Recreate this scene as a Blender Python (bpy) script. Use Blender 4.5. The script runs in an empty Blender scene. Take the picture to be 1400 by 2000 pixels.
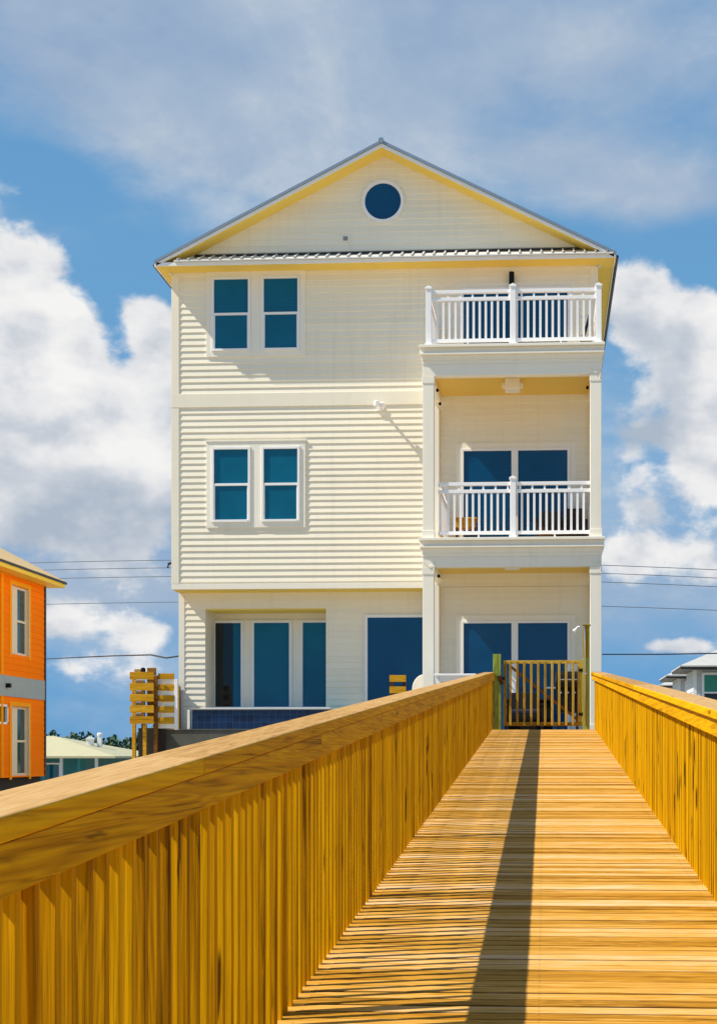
import bpy, bmesh, math, random
from mathutils import Vector
R = math.radians
random.seed(7)
S = bpy.context.scene
COL = S.collection

# ------------------------------------------------------------------ camera
CAMZ = -0.444
cd = bpy.data.cameras.new("camera")
cam = bpy.data.objects.new("camera", cd); COL.objects.link(cam)
cam.location = (0, 0, CAMZ)
cam.rotation_euler = (R(90), 0, math.atan(146/2700))
cd.sensor_fit = 'VERTICAL'; cd.sensor_height = 24; cd.sensor_width = 24
cd.lens = 24*2700/2000
cd.shift_x = -0.1085; cd.shift_y = 0.2375
cd.clip_start = 0.05; cd.clip_end = 6000
S.camera = cam

# ------------------------------------------------------------------ render look
S.view_settings.view_transform = 'Standard'; S.view_settings.look = 'None'
S.view_settings.gamma = 1; S.view_settings.use_curve_mapping = False
S.view_settings.exposure = 0.50
S.cycles.use_denoising = True; S.cycles.denoising_prefilter = 'ACCURATE'
S.cycles.max_bounces = 8; S.cycles.diffuse_bounces = 5
S.cycles.sample_clamp_indirect = 8

# ------------------------------------------------------------------ sun
SUN = Vector((0.82, 0.215, -1.0))
sl = bpy.data.lights.new("sun", 'SUN'); so = bpy.data.objects.new("sun", sl); COL.objects.link(so)
sl.energy = 4.9; sl.angle = R(0.5); sl.color = (1.0, 0.92, 0.77)
so.rotation_euler = SUN.to_track_quat('-Z', 'Y').to_euler(); so.location = (-20, -5, 25)
SUN_EL = math.atan2(1.0, math.hypot(0.82, 0.215)); SUN_AZ = math.atan2(-0.82, -0.215)

# ------------------------------------------------------------------ world: sky + clouds
W = bpy.data.worlds.new("World"); S.world = W; W.use_nodes = True
NT = W.node_tree; NT.nodes.clear(); L = NT.links

class NB:
    """tiny node builder"""
    def __init__(s, nt): s.nt = nt
    def new(s, t, **k):
        n = s.nt.nodes.new(t)
        for a, b in k.items(): setattr(n, a, b)
        return n
    def put(s, sock, v):
        if isinstance(v, bpy.types.NodeSocket): s.nt.links.new(v, sock)
        else: sock.default_value = v
    def math(s, op, a, b=0.0, c=0.0, clamp=False):
        n = s.new('ShaderNodeMath', operation=op, use_clamp=clamp)
        s.put(n.inputs[0], a); s.put(n.inputs[1], b); s.put(n.inputs[2], c)
        return n.outputs[0]
    def vec(s, op, a, b=(0, 0, 0)):
        n = s.new('ShaderNodeVectorMath', operation=op)
        s.put(n.inputs[0], a); s.put(n.inputs[1], b)
        return n.outputs[0]
    def mix(s, f, a, b, blend='MIX'):
        n = s.new('ShaderNodeMix', data_type='RGBA', blend_type=blend)
        s.put(n.inputs[0], f); s.put(n.inputs[6], a); s.put(n.inputs[7], b)
        return n.outputs[2]
    def noise(s, v, scale, detail=4, rough=0.5, dist=0.0):
        n = s.new('ShaderNodeTexNoise')
        s.put(n.inputs['Vector'], v); s.put(n.inputs['Scale'], scale); s.put(n.inputs['Detail'], detail)
        s.put(n.inputs['Roughness'], rough); s.put(n.inputs['Distortion'], dist)
        return n.outputs['Fac']
    def step(s, v, a, b, lo=0.0, hi=1.0):
        n = s.new('ShaderNodeMapRange', interpolation_type='SMOOTHSTEP')
        s.put(n.inputs[0], v); s.put(n.inputs[1], a); s.put(n.inputs[2], b); s.put(n.inputs[3], lo); s.put(n.inputs[4], hi)
        return n.outputs[0]
    def ramp(s, v, stops):
        n = s.new('ShaderNodeValToRGB'); r = n.color_ramp
        while len(r.elements) < len(stops): r.elements.new(0.5)
        for e, (p, c) in zip(r.elements, stops): e.position = p; e.color = (*c, 1)
        s.put(n.inputs[0], v); return n.outputs[0]

nb = NB(NT)
sky = nb.new('ShaderNodeTexSky', sky_type='NISHITA', sun_disc=False, sun_elevation=SUN_EL, sun_rotation=SUN_AZ,
             altitude=0, air_density=1.0, dust_density=1.6, ozone_density=2.0)
tc = nb.new('ShaderNodeTexCoord')
D = nb.vec('NORMALIZE', tc.outputs['Generated'])
sep = nb.new('ShaderNodeSeparateXYZ'); L.new(D, sep.inputs[0])
AZ = nb.math('ARCTAN2', sep.outputs[0], sep.outputs[1])
EL = nb.math('ARCSINE', sep.outputs[2])
NP = nb.vec('MULTIPLY', D, (1, 1, 1.5))
n1 = nb.noise(NP, 10.0, 10, 0.56, 0.12)
s1 = nb.noise(NP, 7.0, 5, 0.52, 0.1)
s2 = nb.noise(nb.vec('ADD', NP, (-0.016, -0.004, 0.030)), 7.0, 5, 0.52, 0.1)
n4 = nb.noise(NP, 26.0, 6, 0.62, 0.2)
n3 = nb.noise(nb.vec('MULTIPLY', D, (1, 1, 2.2)), 3.2, 6, 0.55, 0.5)

def ang(u, v):
    # sky directions (azimuth, elevation) of cloud centres seen in the photograph
    f = 2700; psi = math.atan(146/f); t = (u-917)/f; q = (1475-v)/f
    x = t*math.cos(psi)-math.sin(psi); y = math.cos(psi)+t*math.sin(psi)
    return math.atan2(x, y), math.atan2(q, math.hypot(x, y))

def blobs(lst):
    tot = top = None
    for u, v, su, sv, w in lst:
        a, e = ang(u, v)
        da = nb.math('MULTIPLY', nb.math('SUBTRACT', AZ, a), 2700/su)
        de = nb.math('MULTIPLY', nb.math('SUBTRACT', EL, e), 2700/sv*1.06)
        r2 = nb.math('MULTIPLY_ADD', da, da, nb.math('MULTIPLY', de, de))
        g = nb.math('MULTIPLY', nb.math('EXPONENT', nb.math('MULTIPLY', r2, -1.0)), w)
        h = nb.math('MULTIPLY', g, de)
        tot = g if tot is None else nb.math('ADD', tot, g)
        top = h if top is None else nb.math('ADD', top, h)
    return tot, top

CUM = [(40, 640, 110, 140, 1.1), (150, 830, 180, 190, 1.1), (60, 950, 230, 140, .9), (265, 940, 130, 120, .8), (230, 640, 40, 50, -.5),
       (290, 630, 80, 60, .75), (330, 720, 60, 90, .5), (1370, 830, 90, 200, 1.1), (1240, 590, 100, 85, .95), (1350, 620, 80, 60, .6), (1225, 850, 60, 120, .55),
       (1260, 990, 60, 60, .5), (105, 1215, 60, 36, .7), (290, 1235, 85, 55, .7), (130, 1300, 70, 26, .35), (290, 1312, 60, 20, .3), (1320, 1262, 100, 24, .8), (1230, 1085, 110, 55, .6), (1390, 1100, 60, 90, .5),
       (1800, 700, 300, 260, 1.0), (-500, 800, 350, 280, 1.0), (-1500, 500, 500, 300, .9), (2700, 800, 500, 280, .9)]
STR = [(300, 90, 260, 150, .9), (520, 180, 380, 150, .9), (820, 60, 380, 150, .9), (200, 20, 260, 110, .7), (620, 300, 260, 110, .5), (1290, 375, 230, 60, .9), (1080, 310, 160, 50, .6),
       (1250, 120, 250, 150, .55), (1050, 1150, 700, 130, .75), (200, 1130, 320, 110, .8), (60, 330, 160, 60, -.5), (1050, 470, 160, 60, -.35), (330, 200, 120, 60, .5), (840, 50, 120, 60, .6),
       (-800, 0, 500, 260, .8), (2200, 100, 500, 260, .8)]
ct, ch = blobs(CUM); st, sh = blobs(STR)
back = nb.step(sep.outputs[1], 0.25, -0.2)          # ordinary broken cloud all round the rest of the sky
gen = nb.math('MULTIPLY', nb.math('MULTIPLY', back, 0.20), nb.step(sep.outputs[2], 0.0, 0.12))
cover = nb.math('ADD', nb.math('ADD', ct, gen), nb.math('MULTIPLY', nb.math('SUBTRACT', n1, 0.5), 2.0))
cover = nb.math('ADD', cover, nb.math('MULTIPLY', nb.math('SUBTRACT', n4, 0.5), 0.62))
mC = nb.math('MULTIPLY', nb.step(cover, 0.40, 0.72), 0.98)
mS = nb.step(nb.math('ADD', nb.math('MULTIPLY', st, 0.9), nb.math('MULTIPLY', nb.math('MULTIPLY_ADD', n1, 0.35, nb.math('MULTIPLY_ADD', n4, 0.15, nb.math('SUBTRACT', n3, 0.75))), 1.7)), -0.05, 0.85)
mS = nb.math('MULTIPLY', mS, 0.95)
shade = nb.math('ADD', nb.math('MULTIPLY', nb.math('MULTIPLY_ADD', nb.math('SUBTRACT', n4, 0.5), 0.16, nb.math('SUBTRACT', s1, s2)), 3.6), nb.math('MULTIPLY_ADD', ch, 0.45, 0.64), clamp=True)
K = 7.0   # cloud radiances are divided by the background strength
cumcol = nb.ramp(shade, [(0.0, (.42, .49, .59)), (.4, (.60, .64, .70)), (.72, (.83, .83, .84)), (1.0, (.94, .93, .91))])
strcol = nb.ramp(nb.math('MULTIPLY_ADD', n3, 0.6, nb.math('MULTIPLY_ADD', n1, 0.28, nb.math('MULTIPLY', n4, .12))), [(0.36, (.27, .39, .58)), (.50, (.40, .50, .64)), (.62, (.64, .69, .74)), (.75, (.80, .81, .81))])
blue = nb.ramp(nb.math('MULTIPLY', EL, 1.8), [(0.0, (.14, .37, .66)), (.10, (.12, .35, .66)), (.22, (.14, .37, .66)), (.6, (.14, .36, .63)), (1.0, (.11, .30, .58))])
skyc = nb.mix(0.93, nb.vec('MULTIPLY', sky.outputs[0], (0.9, 1.0, 1.1)), nb.vec('MULTIPLY', blue, (K, K, K)))
c = nb.mix(mS, skyc, nb.vec('MULTIPLY', strcol, (K, K, K)))
c = nb.mix(mC, c, nb.vec('MULTIPLY', cumcol, (K, K, K)))
bg = nb.new('ShaderNodeBackground'); L.new(c, bg.inputs[0]); bg.inputs[1].default_value = 0.1
wo = nb.new('ShaderNodeOutputWorld'); L.new(bg.outputs[0], wo.inputs[0])

# ------------------------------------------------------------------ materials
MATS = {}
def material(name):
    m = bpy.data.materials.new(name); m.use_nodes = True
    nt = m.node_tree; b = nt.nodes['Principled BSDF']; MATS[name] = m
    return m, NB(nt), b

def rnd(n):
    g = n.new('ShaderNodeNewGeometry'); o = n.new('ShaderNodeObjectInfo')
    return n.math('FRACT', n.math('ADD', g.outputs['Random Per Island'], n.math('MULTIPLY', o.outputs['Random'], 7.31)))

def paint(name, col, rough=0.5, var=0.05, dirt=0.08, nscale=3.0, spec=0.4, metallic=0.0):
    m, n, b = material(name)
    t = n.new('ShaderNodeTexCoord'); r = rnd(n)
    a = n.noise(t.outputs['Object'], nscale, 5, 0.6)
    k = n.math('ADD', n.math('MULTIPLY_ADD', r, var*2, 1-var), n.math('MULTIPLY', n.math('SUBTRACT', a, 0.5), dirt*2))
    if name.startswith('cream'):               # faint rain streaks
        dr = n.noise(n.vec('MULTIPLY', t.outputs['Object'], (5, 5, .30)), 1.0, 5, 0.65)
        k = n.math('SUBTRACT', k, n.step(dr, 0.50, 0.75, 0.0, 0.06))
    cc = n.vec('MULTIPLY', col, (1, 1, 1)); v = n.new('ShaderNodeVectorMath', operation='SCALE')
    n.put(v.inputs[0], cc); n.put(v.inputs['Scale'], k)
    n.put(b.inputs['Base Color'], v.outputs[0])
    b.inputs['Roughness'].default_value = rough; b.inputs['Specular IOR Level'].default_value = spec
    b.inputs['Metallic'].default_value = metallic
    bp = n.new('ShaderNodeBump'); bp.inputs['Strength'].default_value = 0.08; bp.inputs['Distance'].default_value = 0.01
    n.put(bp.inputs['Height'], n.noise(t.outputs['Object'], 40, 3)); n.put(b.inputs['Normal'], bp.outputs[0])
    return m

def wood(name, axis, stops, grain=1.0, knot=0.6, rough=0.62, tone=0.30, fs=1.0, top=None, joints=False, barkt=0.70):
    """sawn pine; grain runs along axis (0 x, 1 y, 2 z)"""
    m, n, b = material(name)
    t = n.new('ShaderNodeTexCoord'); r = rnd(n)
    off = n.vec('MULTIPLY', (53.1, 17.7, 91.3), (1, 1, 1)); sc = n.new('ShaderNodeVectorMath', operation='SCALE')
    n.put(sc.inputs[0], off); n.put(sc.inputs['Scale'], r)
    p = n.vec('ADD', t.outputs['Object'], sc.outputs[0])
    s1 = [22*fs]*3; s1[axis] = 2.6 if joints else 0.9
    s2 = [7*fs]*3; s2[axis] = 1.1 if joints else 0.55
    s3 = [120, 120, 120]; s3[axis] = 3
    s4 = [9, 9, 9]; s4[axis] = 1.5
    fig = n.noise(n.vec('MULTIPLY', p, tuple(s2)), 1.0, 3, 0.5, 0.6)
    rings = n.math('FRACT', n.math('MULTIPLY', fig, 11.0))
    rings = n.math('ABSOLUTE', n.math('MULTIPLY_ADD', rings, 2.0, -1.0))
    streak = n.noise(n.vec('MULTIPLY', p, tuple(s1)), 1.0, 5, 0.6)
    fine = n.noise(n.vec('MULTIPLY', p, tuple(s3)), 1.0, 2, 0.5)
    g = n.math('ADD', n.math('MULTIPLY', rings, 0.38*grain), n.math('ADD', n.math('MULTIPLY', n.math('MULTIPLY_ADD', n.math('SUBTRACT', streak, 0.5), 1.15 if joints else 1.0, 0.5), 0.62), n.math('MULTIPLY', fine, 0.36)))
    g = n.math('ADD', n.math('SUBTRACT', g, 0.19), n.math('MULTIPLY', n.math('SUBTRACT', r, 0.5), tone), clamp=True)
    col = n.ramp(g, stops)
    if top:                                    # upper faces take a second, paler colour ramp
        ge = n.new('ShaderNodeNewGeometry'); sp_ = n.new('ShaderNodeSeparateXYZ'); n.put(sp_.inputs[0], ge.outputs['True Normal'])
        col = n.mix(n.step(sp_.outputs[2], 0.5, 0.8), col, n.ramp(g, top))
    if joints:                                 # grime gathered along the gaps between the boards
        sj = n.new('ShaderNodeSeparateXYZ'); n.put(sj.inputs[0], t.outputs['Object'])
        fj = n.math('FRACT', n.math('MULTIPLY', n.math('ADD', sj.outputs[1], 3.0+0.096*100), 1/0.096))
        ej = n.math('MAXIMUM', n.step(fj, 0.83, 0.90), n.step(fj, 0.06, 0.0))
        ej = n.math('MULTIPLY', ej, n.step(n.noise(n.vec('MULTIPLY', t.outputs['Object'], (1.6, 9, 1)), 1.0, 4, 0.6), 0.36, 0.60, 0.30, 0.80))
        col = n.mix(ej, col, (0.055, 0.024, 0.006, 1))
    if joints:                                 # patches of fresher orange wood, and screw heads
        pat = n.step(n.noise(n.vec('MULTIPLY', p, (.9, 3, 3)), 1.0, 3, 0.5), 0.48, 0.66, 0.0, 0.55)
        col = n.mix(pat, col, n.mix(1.0, col, (1.0, .86, .38, 1), 'MULTIPLY'))
        yy = n.math('MULTIPLY', n.math('SUBTRACT', n.math('ABSOLUTE', n.math('SUBTRACT', fj, .46)), .26), .096)
        dm = None
        for xj in (-.86, -.02, .82):
            dx = n.math('SUBTRACT', sj.outputs[0], xj)
            q = n.math('SQRT', n.math('MULTIPLY_ADD', dx, dx, n.math('MULTIPLY', yy, yy)))
            dm = q if dm is None else n.math('MINIMUM', dm, q)
        col = n.mix(n.step(dm, .0065, .0035, 0.0, 0.5), col, (.05, .04, .03, 1))
    s5 = [16, 16, 16]; s5[axis] = 1.6
    bark = n.step(n.noise(n.vec('MULTIPLY', p, tuple(s5)), 1.0, 3, 0.5, 0.3), barkt, barkt+.05, 0.0, knot)
    col = n.mix(bark, col, (0.05, 0.016, 0.003, 1))
    vo = n.new('ShaderNodeTexVoronoi', feature='F1'); n.put(vo.inputs['Vector'], n.vec('MULTIPLY', p, tuple(s4))); vo.inputs['Scale'].default_value = 1.0
    kn = n.step(vo.outputs['Distance'], 0.05, 0.13, knot, 0.0)
    vs = n.new('ShaderNodeSeparateColor'); n.put(vs.inputs[0], vo.outputs['Color'])
    kn = n.math('MULTIPLY', kn, n.math('GREATER_THAN', vs.outputs[0], 0.55))
    col = n.mix(kn, col, (0.07, 0.022, 0.004, 1))
    n.put(b.inputs['Base Color'], col)
    b.inputs['Roughness'].default_value = rough; b.inputs['Specular IOR Level'].default_value = 0.06
    bp = n.new('ShaderNodeBump'); bp.inputs['Strength'].default_value = 0.35; bp.inputs['Distance'].default_value = 0.004
    n.put(bp.inputs['Height'], n.math('ADD', streak, fine)); n.put(b.inputs['Normal'], bp.outputs[0])
    return m

DK = [(0.08, (.20, .085, .008)), (.26, (.42, .20, .016)), (.44, (.60, .325, .065)), (.60, (.66, .41, .19)), (.76, (.76, .55, .37)), (.95, (.80, .63, .48))]
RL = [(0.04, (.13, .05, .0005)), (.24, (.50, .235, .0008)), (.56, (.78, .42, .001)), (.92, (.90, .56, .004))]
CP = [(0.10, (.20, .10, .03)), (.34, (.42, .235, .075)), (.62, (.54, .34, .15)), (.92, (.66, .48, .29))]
GR = [(0.12, (.12, .16, .02)), (.45, (.27, .36, .07)), (.9, (.46, .46, .12))]
wood('deck_wood', 0, DK, 0.45, 0.6, 0.6, 0.42, 2.6, None, True)
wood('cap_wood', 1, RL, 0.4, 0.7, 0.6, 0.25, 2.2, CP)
wood('pale_wood', 0, CP, 0.6, 0.6, 0.6, 0.25, 1.4)
wood('fascia_wood', 1, RL, 0.55, 0.7, 0.6, 0.22, 2.2, None, False, .73)
wood('picket_wood', 2, RL, 0.30, 0.9, 0.6, 0.30, 2.0, None, False, 0.63)
wood('treated_post_wood', 2, GR, 0.8, 0.4, 0.65, 0.3)
wood('olive_wood', 2, [(0.1, (.12, .09, .005)), (.5, (.30, .21, .012)), (.9, (.44, .32, .04))], .8, .4, .65, .3)
wood('gate_wood', 2, [(0.1, (.24, .14, .012)), (.5, (.50, .33, .045)), (.9, (.68, .50, .12))], .8, .4, .6, .4)
wood('gate_rail_wood', 0, [(0.1, (.24, .14, .012)), (.5, (.50, .33, .045)), (.9, (.68, .50, .12))], .8, .4, .6, .4)
wood('slat_wood', 0, [(0.1, (.28, .11, .004)), (.5, (.58, .29, .012)), (.9, (.72, .42, .05))], .9, .5, .6, .35)
wood('dull_wood', 0, [(0.1, (.12, .045, .008)), (.5, (.30, .14, .025)), (.9, (.45, .24, .06))], .9, .5, .6, .5)
wood('brown_wood', 2, [(0.1, (.03, .012, .004)), (.5, (.10, .04, .012)), (.9, (.18, .08, .03))], .8, .3, .6, .3)
paint('cream_siding', (.88, .82, .68), 0.55, 0.03, 0.05, 0.9, 0.15)
paint('cream_trim', (.88, .83, .72), 0.5, 0.02, 0.03, 2.0, 0.2)
paint('white_trim', (.86, .855, .85), 0.4, 0.015, 0.03, 2.0)
paint('white_vinyl', (.90, .89, .90), 0.35, 0.01, 0.02, 2.0)
paint('soffit_bounce_yellow', (.90, .66, .15), 0.6, 0.02, 0.04, 1.0, 0.05)  # yellow stands in for warm light bounced up under the eaves
paint('ceiling_bounce_yellow', (.85, .58, .14), 0.6, 0.02, 0.04, 1.0, 0.05)  # warm bounced light put into the porch ceiling colour
paint('roof_metal', (.30, .36, .42), 0.38, 0.04, 0.10, 2.0, 0.5, 0.55)
paint('pale_roof_metal', (.72, .70, .66), 0.38, 0.04, 0.10, 2.0, 0.5, 0.1)
paint('grey_roof', (.46, .46, .44), 0.5, 0.04, 0.15, 2.0, 0.2)
paint('drip_metal', (.035, .03, .03), 0.5, 0.02, 0.05)
paint('black_metal', (.010, .010, .012), 0.5, 0.02, 0.05, 3, 0.12)
paint('black_plastic', (.014, .014, .016), 0.7, 0.05, 0.1, 3, 0.05)
paint('dark_wicker', (.05, .022, .012), 0.6, 0.2, 0.2, 60)
paint('navy_fabric', (.012, .018, .05), 0.85, 0.05, 0.2, 20)
paint('chrome', (.75, .76, .78), 0.18, 0.0, 0.02, 2, 0.5, 1.0)
paint('orange_siding', (.97, .215, .0008), 0.7, 0.03, 0.05, 1.0, 0.03)
paint('orange_trim', (.92, .36, .003), 0.6, 0.02, 0.04, 1.0, 0.05)
paint('tan_trim', (.74, .64, .50), 0.6, 0.02, 0.04, 2.0, 0.1)
paint('orange_soffit', (.92, .62, .04), 0.55, 0.02, 0.04, 1.0)
paint('grey_blue_band', (.30, .36, .38), 0.6, 0.02, 0.15, 3.0)
paint('tan_shingle', (.62, .44, .22), 0.8, 0.03, 0.12, 5.0)
paint('beige_roof', (.46, .43, .27), 0.7, 0.03, 0.10, 2.0)
paint('teal_paint', (.02, .17, .20), 0.6, 0.05, 0.2, 1.0)
paint('grey_white_siding', (.55, .60, .64), 0.55, 0.03, 0.06, 1.0)
paint('concrete', (.26, .26, .25), 0.85, 0.03, 0.25, 2.5)
paint('dark_concrete', (.10, .10, .085), 0.9, 0.03, 0.4, 4.0)
paint('cable_grey', (.09, .12, .16), 0.5, 0.0, 0.0)
paint('cable_black', (.02, .03, .04), 0.5, 0.0, 0.0)
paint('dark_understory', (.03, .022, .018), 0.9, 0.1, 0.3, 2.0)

def glass(name, col, rough=0.04, spec=0.5, vs=0.10):
    m, n, b = material(name)
    t = n.new('ShaderNodeTexCoord'); a = n.noise(t.outputs['Object'], 1.3, 3, 0.5)
    v = n.new('ShaderNodeVectorMath', operation='SCALE'); n.put(v.inputs[0], n.vec('MULTIPLY', col, (1, 1, 1)))
    sx_ = n.new('ShaderNodeSeparateXYZ'); n.put(sx_.inputs[0], t.outputs['Object'])
    bl = n.math('GREATER_THAN', n.math('FRACT', n.math('MULTIPLY', sx_.outputs[2], 14.0)), 0.8)
    pn = n.step(n.noise(t.outputs['Object'], 0.45, 1), 0.42, 0.58)
    k_ = n.math('MULTIPLY_ADD', n.math('MULTIPLY', bl, pn), -0.16, n.math('MULTIPLY_ADD', a, 0.7, 0.65))
    n.put(v.inputs['Scale'], k_); n.put(b.inputs['Base Color'], v.outputs[0])
    b.inputs['Roughness'].default_value = rough; b.inputs['Specular IOR Level'].default_value = spec
    bp = n.new('ShaderNodeBump'); bp.inputs['Strength'].default_value = 0.05; bp.inputs['Distance'].default_value = 0.02
    n.put(bp.inputs['Height'], n.noise(t.outputs['Object'], 1.7, 2)); n.put(b.inputs['Normal'], bp.outputs[0])
    return m
glass('teal_glass', (.001, .105, .19))
glass('navy_glass', (.001, .055, .15))
glass('dark_glass', (.006, .012, .012), 0.05)
glass('smoke_glass', (.03, .075, .075))
glass('green_glass', (.02, .22, .14))

def tile_mat():
    m, n, b = material('blue_tile')
    t = n.new('ShaderNodeTexCoord')
    br = n.new('ShaderNodeTexBrick', offset=0.0); mp = n.new('ShaderNodeMapping'); mp.inputs['Rotation'].default_value = (R(90), 0, 0)
    n.put(mp.inputs[0], t.outputs['Object']); n.put(br.inputs['Vector'], mp.outputs[0])
    br.inputs['Scale'].default_value = 1.0; br.inputs['Brick Width'].default_value = 0.15; br.inputs['Row Height'].default_value = 0.15
    br.inputs['Mortar Size'].default_value = 0.006; br.inputs['Bias'].default_value = 0.0
    br.inputs['Color1'].default_value = (.001, .005, .035, 1); br.inputs['Color2'].default_value = (.002, .022, .085, 1); br.inputs['Mortar'].default_value = (.02, .05, .12, 1)
    n.put(b.inputs['Base Color'], br.outputs['Color']); b.inputs['Roughness'].default_value = 0.15
tile_mat()

def sand_mat():
    m, n, b = material('sand')
    t = n.new('ShaderNodeTexCoord'); a = n.noise(t.outputs['Object'], 0.15, 8, 0.65); f = n.noise(t.outputs['Object'], 4.0, 6, 0.7)
    k = n.math('ADD', n.math('MULTIPLY', a, 0.6), n.math('MULTIPLY', f, 0.4))
    n.put(b.inputs['Base Color'], n.ramp(k, [(.3, (.22, .22, .09)), (.42, (.34, .29, .18)), (.55, (.42, .37, .28)), (.85, (.52, .47, .37))]))
    b.inputs['Roughness'].default_value = 0.95
    bp = n.new('ShaderNodeBump'); bp.inputs['Strength'].default_value = 0.6; bp.inputs['Distance'].default_value = 0.1
    n.put(bp.inputs['Height'], f); n.put(b.inputs['Normal'], bp.outputs[0])
sand_mat()

def leaf_mat():
    m, n, b = material('dark_foliage')
    r = rnd(n)
    n.put(b.inputs['Base Color'], n.ramp(r, [(0.0, (.006, .030, .016)), (.5, (.014, .055, .022)), (1.0, (.035, .095, .025))]))
    b.inputs['Roughness'].default_value = 0.7
leaf_mat()

# ------------------------------------------------------------------ mesh helpers
WL = {}                      # world location of every object used as a parent
class MB:
    def __init__(s): s.bm = bmesh.new()
    def v(s, *p): return s.bm.verts.new(p)
    def face(s, pts): return s.bm.faces.new([s.bm.verts.new(p) for p in pts])
    def hexa(s, p):          # 8 points: bottom ring 0-3 then top ring 4-7
        v = [s.bm.verts.new(q) for q in p]
        for f in ((3, 2, 1, 0), (4, 5, 6, 7), (0, 1, 5, 4), (1, 2, 6, 5), (2, 3, 7, 6), (3, 0, 4, 7)): s.bm.faces.new([v[i] for i in f])
        return s
    def box(s, x0, x1, y0, y1, z0, z1):
        return s.hexa([(x0, y0, z0), (x1, y0, z0), (x1, y1, z0), (x0, y1, z0), (x0, y0, z1), (x1, y0, z1), (x1, y1, z1), (x0, y1, z1)])
    def prism(s, poly, axis, a0, a1):
        def m(p, a): return (a, p[0], p[1]) if axis == 'x' else ((p[0], a, p[1]) if axis == 'y' else (p[0], p[1], a))
        A = [s.bm.verts.new(m(p, a0)) for p in poly]; B = [s.bm.verts.new(m(p, a1)) for p in poly]
        n = len(poly); s.bm.faces.new(A); s.bm.faces.new(B[::-1])
        for i in range(n): s.bm.faces.new([A[i], B[i], B[(i+1) % n], A[(i+1) % n]])
        return s
    def bar(s, a, b, w, h=None, up=(0, 0, 1)):
        h = h or w; a = Vector(a); b = Vector(b); d = (b-a).normalized(); u = Vector(up)
        if abs(d.dot(u)) > .98: u = Vector((0, 1, 0))
        sx = d.cross(u).normalized(); sy = sx.cross(d).normalized()
        P = [sx*(i*w/2)+sy*(j*h/2) for i, j in ((-1, -1), (1, -1), (1, 1), (-1, 1))]
        return s.hexa([a+p for p in P]+[b+p for p in P])
    def tube(s, pts, r, n=8, cap=True):
        pts = [Vector(p) for p in pts]; rings = []
        for i, p in enumerate(pts):
            d = (pts[min(i+1, len(pts)-1)]-pts[max(i-1, 0)]).normalized()
            u = Vector((0, 0, 1)) if abs(d.z) < .9 else Vector((1, 0, 0))
            a = d.cross(u).normalized(); b2 = d.cross(a)
            rr = r[i] if isinstance(r, (list, tuple)) else r
            rings.append([s.bm.verts.new(p+(a*math.cos(t)+b2*math.sin(t))*rr) for t in [2*math.pi*k/n for k in range(n)]])
        for A, B in zip(rings, rings[1:]):
            for k in range(n): s.bm.faces.new([A[k], A[(k+1) % n], B[(k+1) % n], B[k]])
        if cap: s.bm.faces.new(rings[0][::-1]); s.bm.faces.new(rings[-1])
        return s
    def lathe(s, cx, cy, prof, n=20):
        rings = [[s.bm.verts.new((cx+r*math.cos(2*math.pi*k/n), cy+r*math.sin(2*math.pi*k/n), z)) for k in range(n)] for r, z in prof]
        for A, B in zip(rings, rings[1:]):
            for k in range(n): s.bm.faces.new([A[k], A[(k+1) % n], B[(k+1) % n], B[k]])
        s.bm.faces.new(rings[0][::-1]); s.bm.faces.new(rings[-1]); return s
    def build(s, name, mat, parent=None, bevel=0.0, smooth=False, origin=None):
        me = bpy.data.meshes.new(name)
        base = WL[parent.name] if parent else Vector((0, 0, 0))
        org = Vector(origin) if origin is not None else base
        bmesh.ops.recalc_face_normals(s.bm, faces=s.bm.faces[:])
        bmesh.ops.translate(s.bm, verts=s.bm.verts[:], vec=-org)
        s.bm.to_mesh(me); s.bm.free()
        me.materials.append(MATS[mat])
        if smooth:
            for p in me.polygons: p.use_smooth = True
        o = bpy.data.objects.new(name, me); COL.objects.link(o)
        if parent: o.parent = parent
        o.location = org-base; WL[o.name] = org
        if bevel:
            b = o.modifiers.new('edge', 'BEVEL'); b.width = bevel; b.segments = 2; b.limit_method = 'ANGLE'
        return o

def thing(name, loc, label, cat, group=None):
    o = bpy.data.objects.new(name, None); COL.objects.link(o); o.location = loc; WL[o.name] = Vector(loc)
    o.empty_display_size = 0.2
    return tag(o, label, cat, group)
def tag(o, label, cat, group=None, kind=None):
    o['label'] = label; o['category'] = cat
    if group: o['group'] = group
    if kind: o['kind'] = kind
    return o
def struct(o): o['kind'] = 'structure'; return o
def copy_of(o, parent, loc):                 # one more instance of a part (shares the mesh)
    c = o.copy(); COL.objects.link(c); c.parent = parent; c.location = loc; return c
def copy_tree(o, loc=None, parent=None):
    c = o.copy(); COL.objects.link(c)
    if parent is not None: c.parent = parent
    if loc is not None: c.location = loc
    for ch in list(o.children): copy_tree(ch, None, c)
    return c

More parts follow.
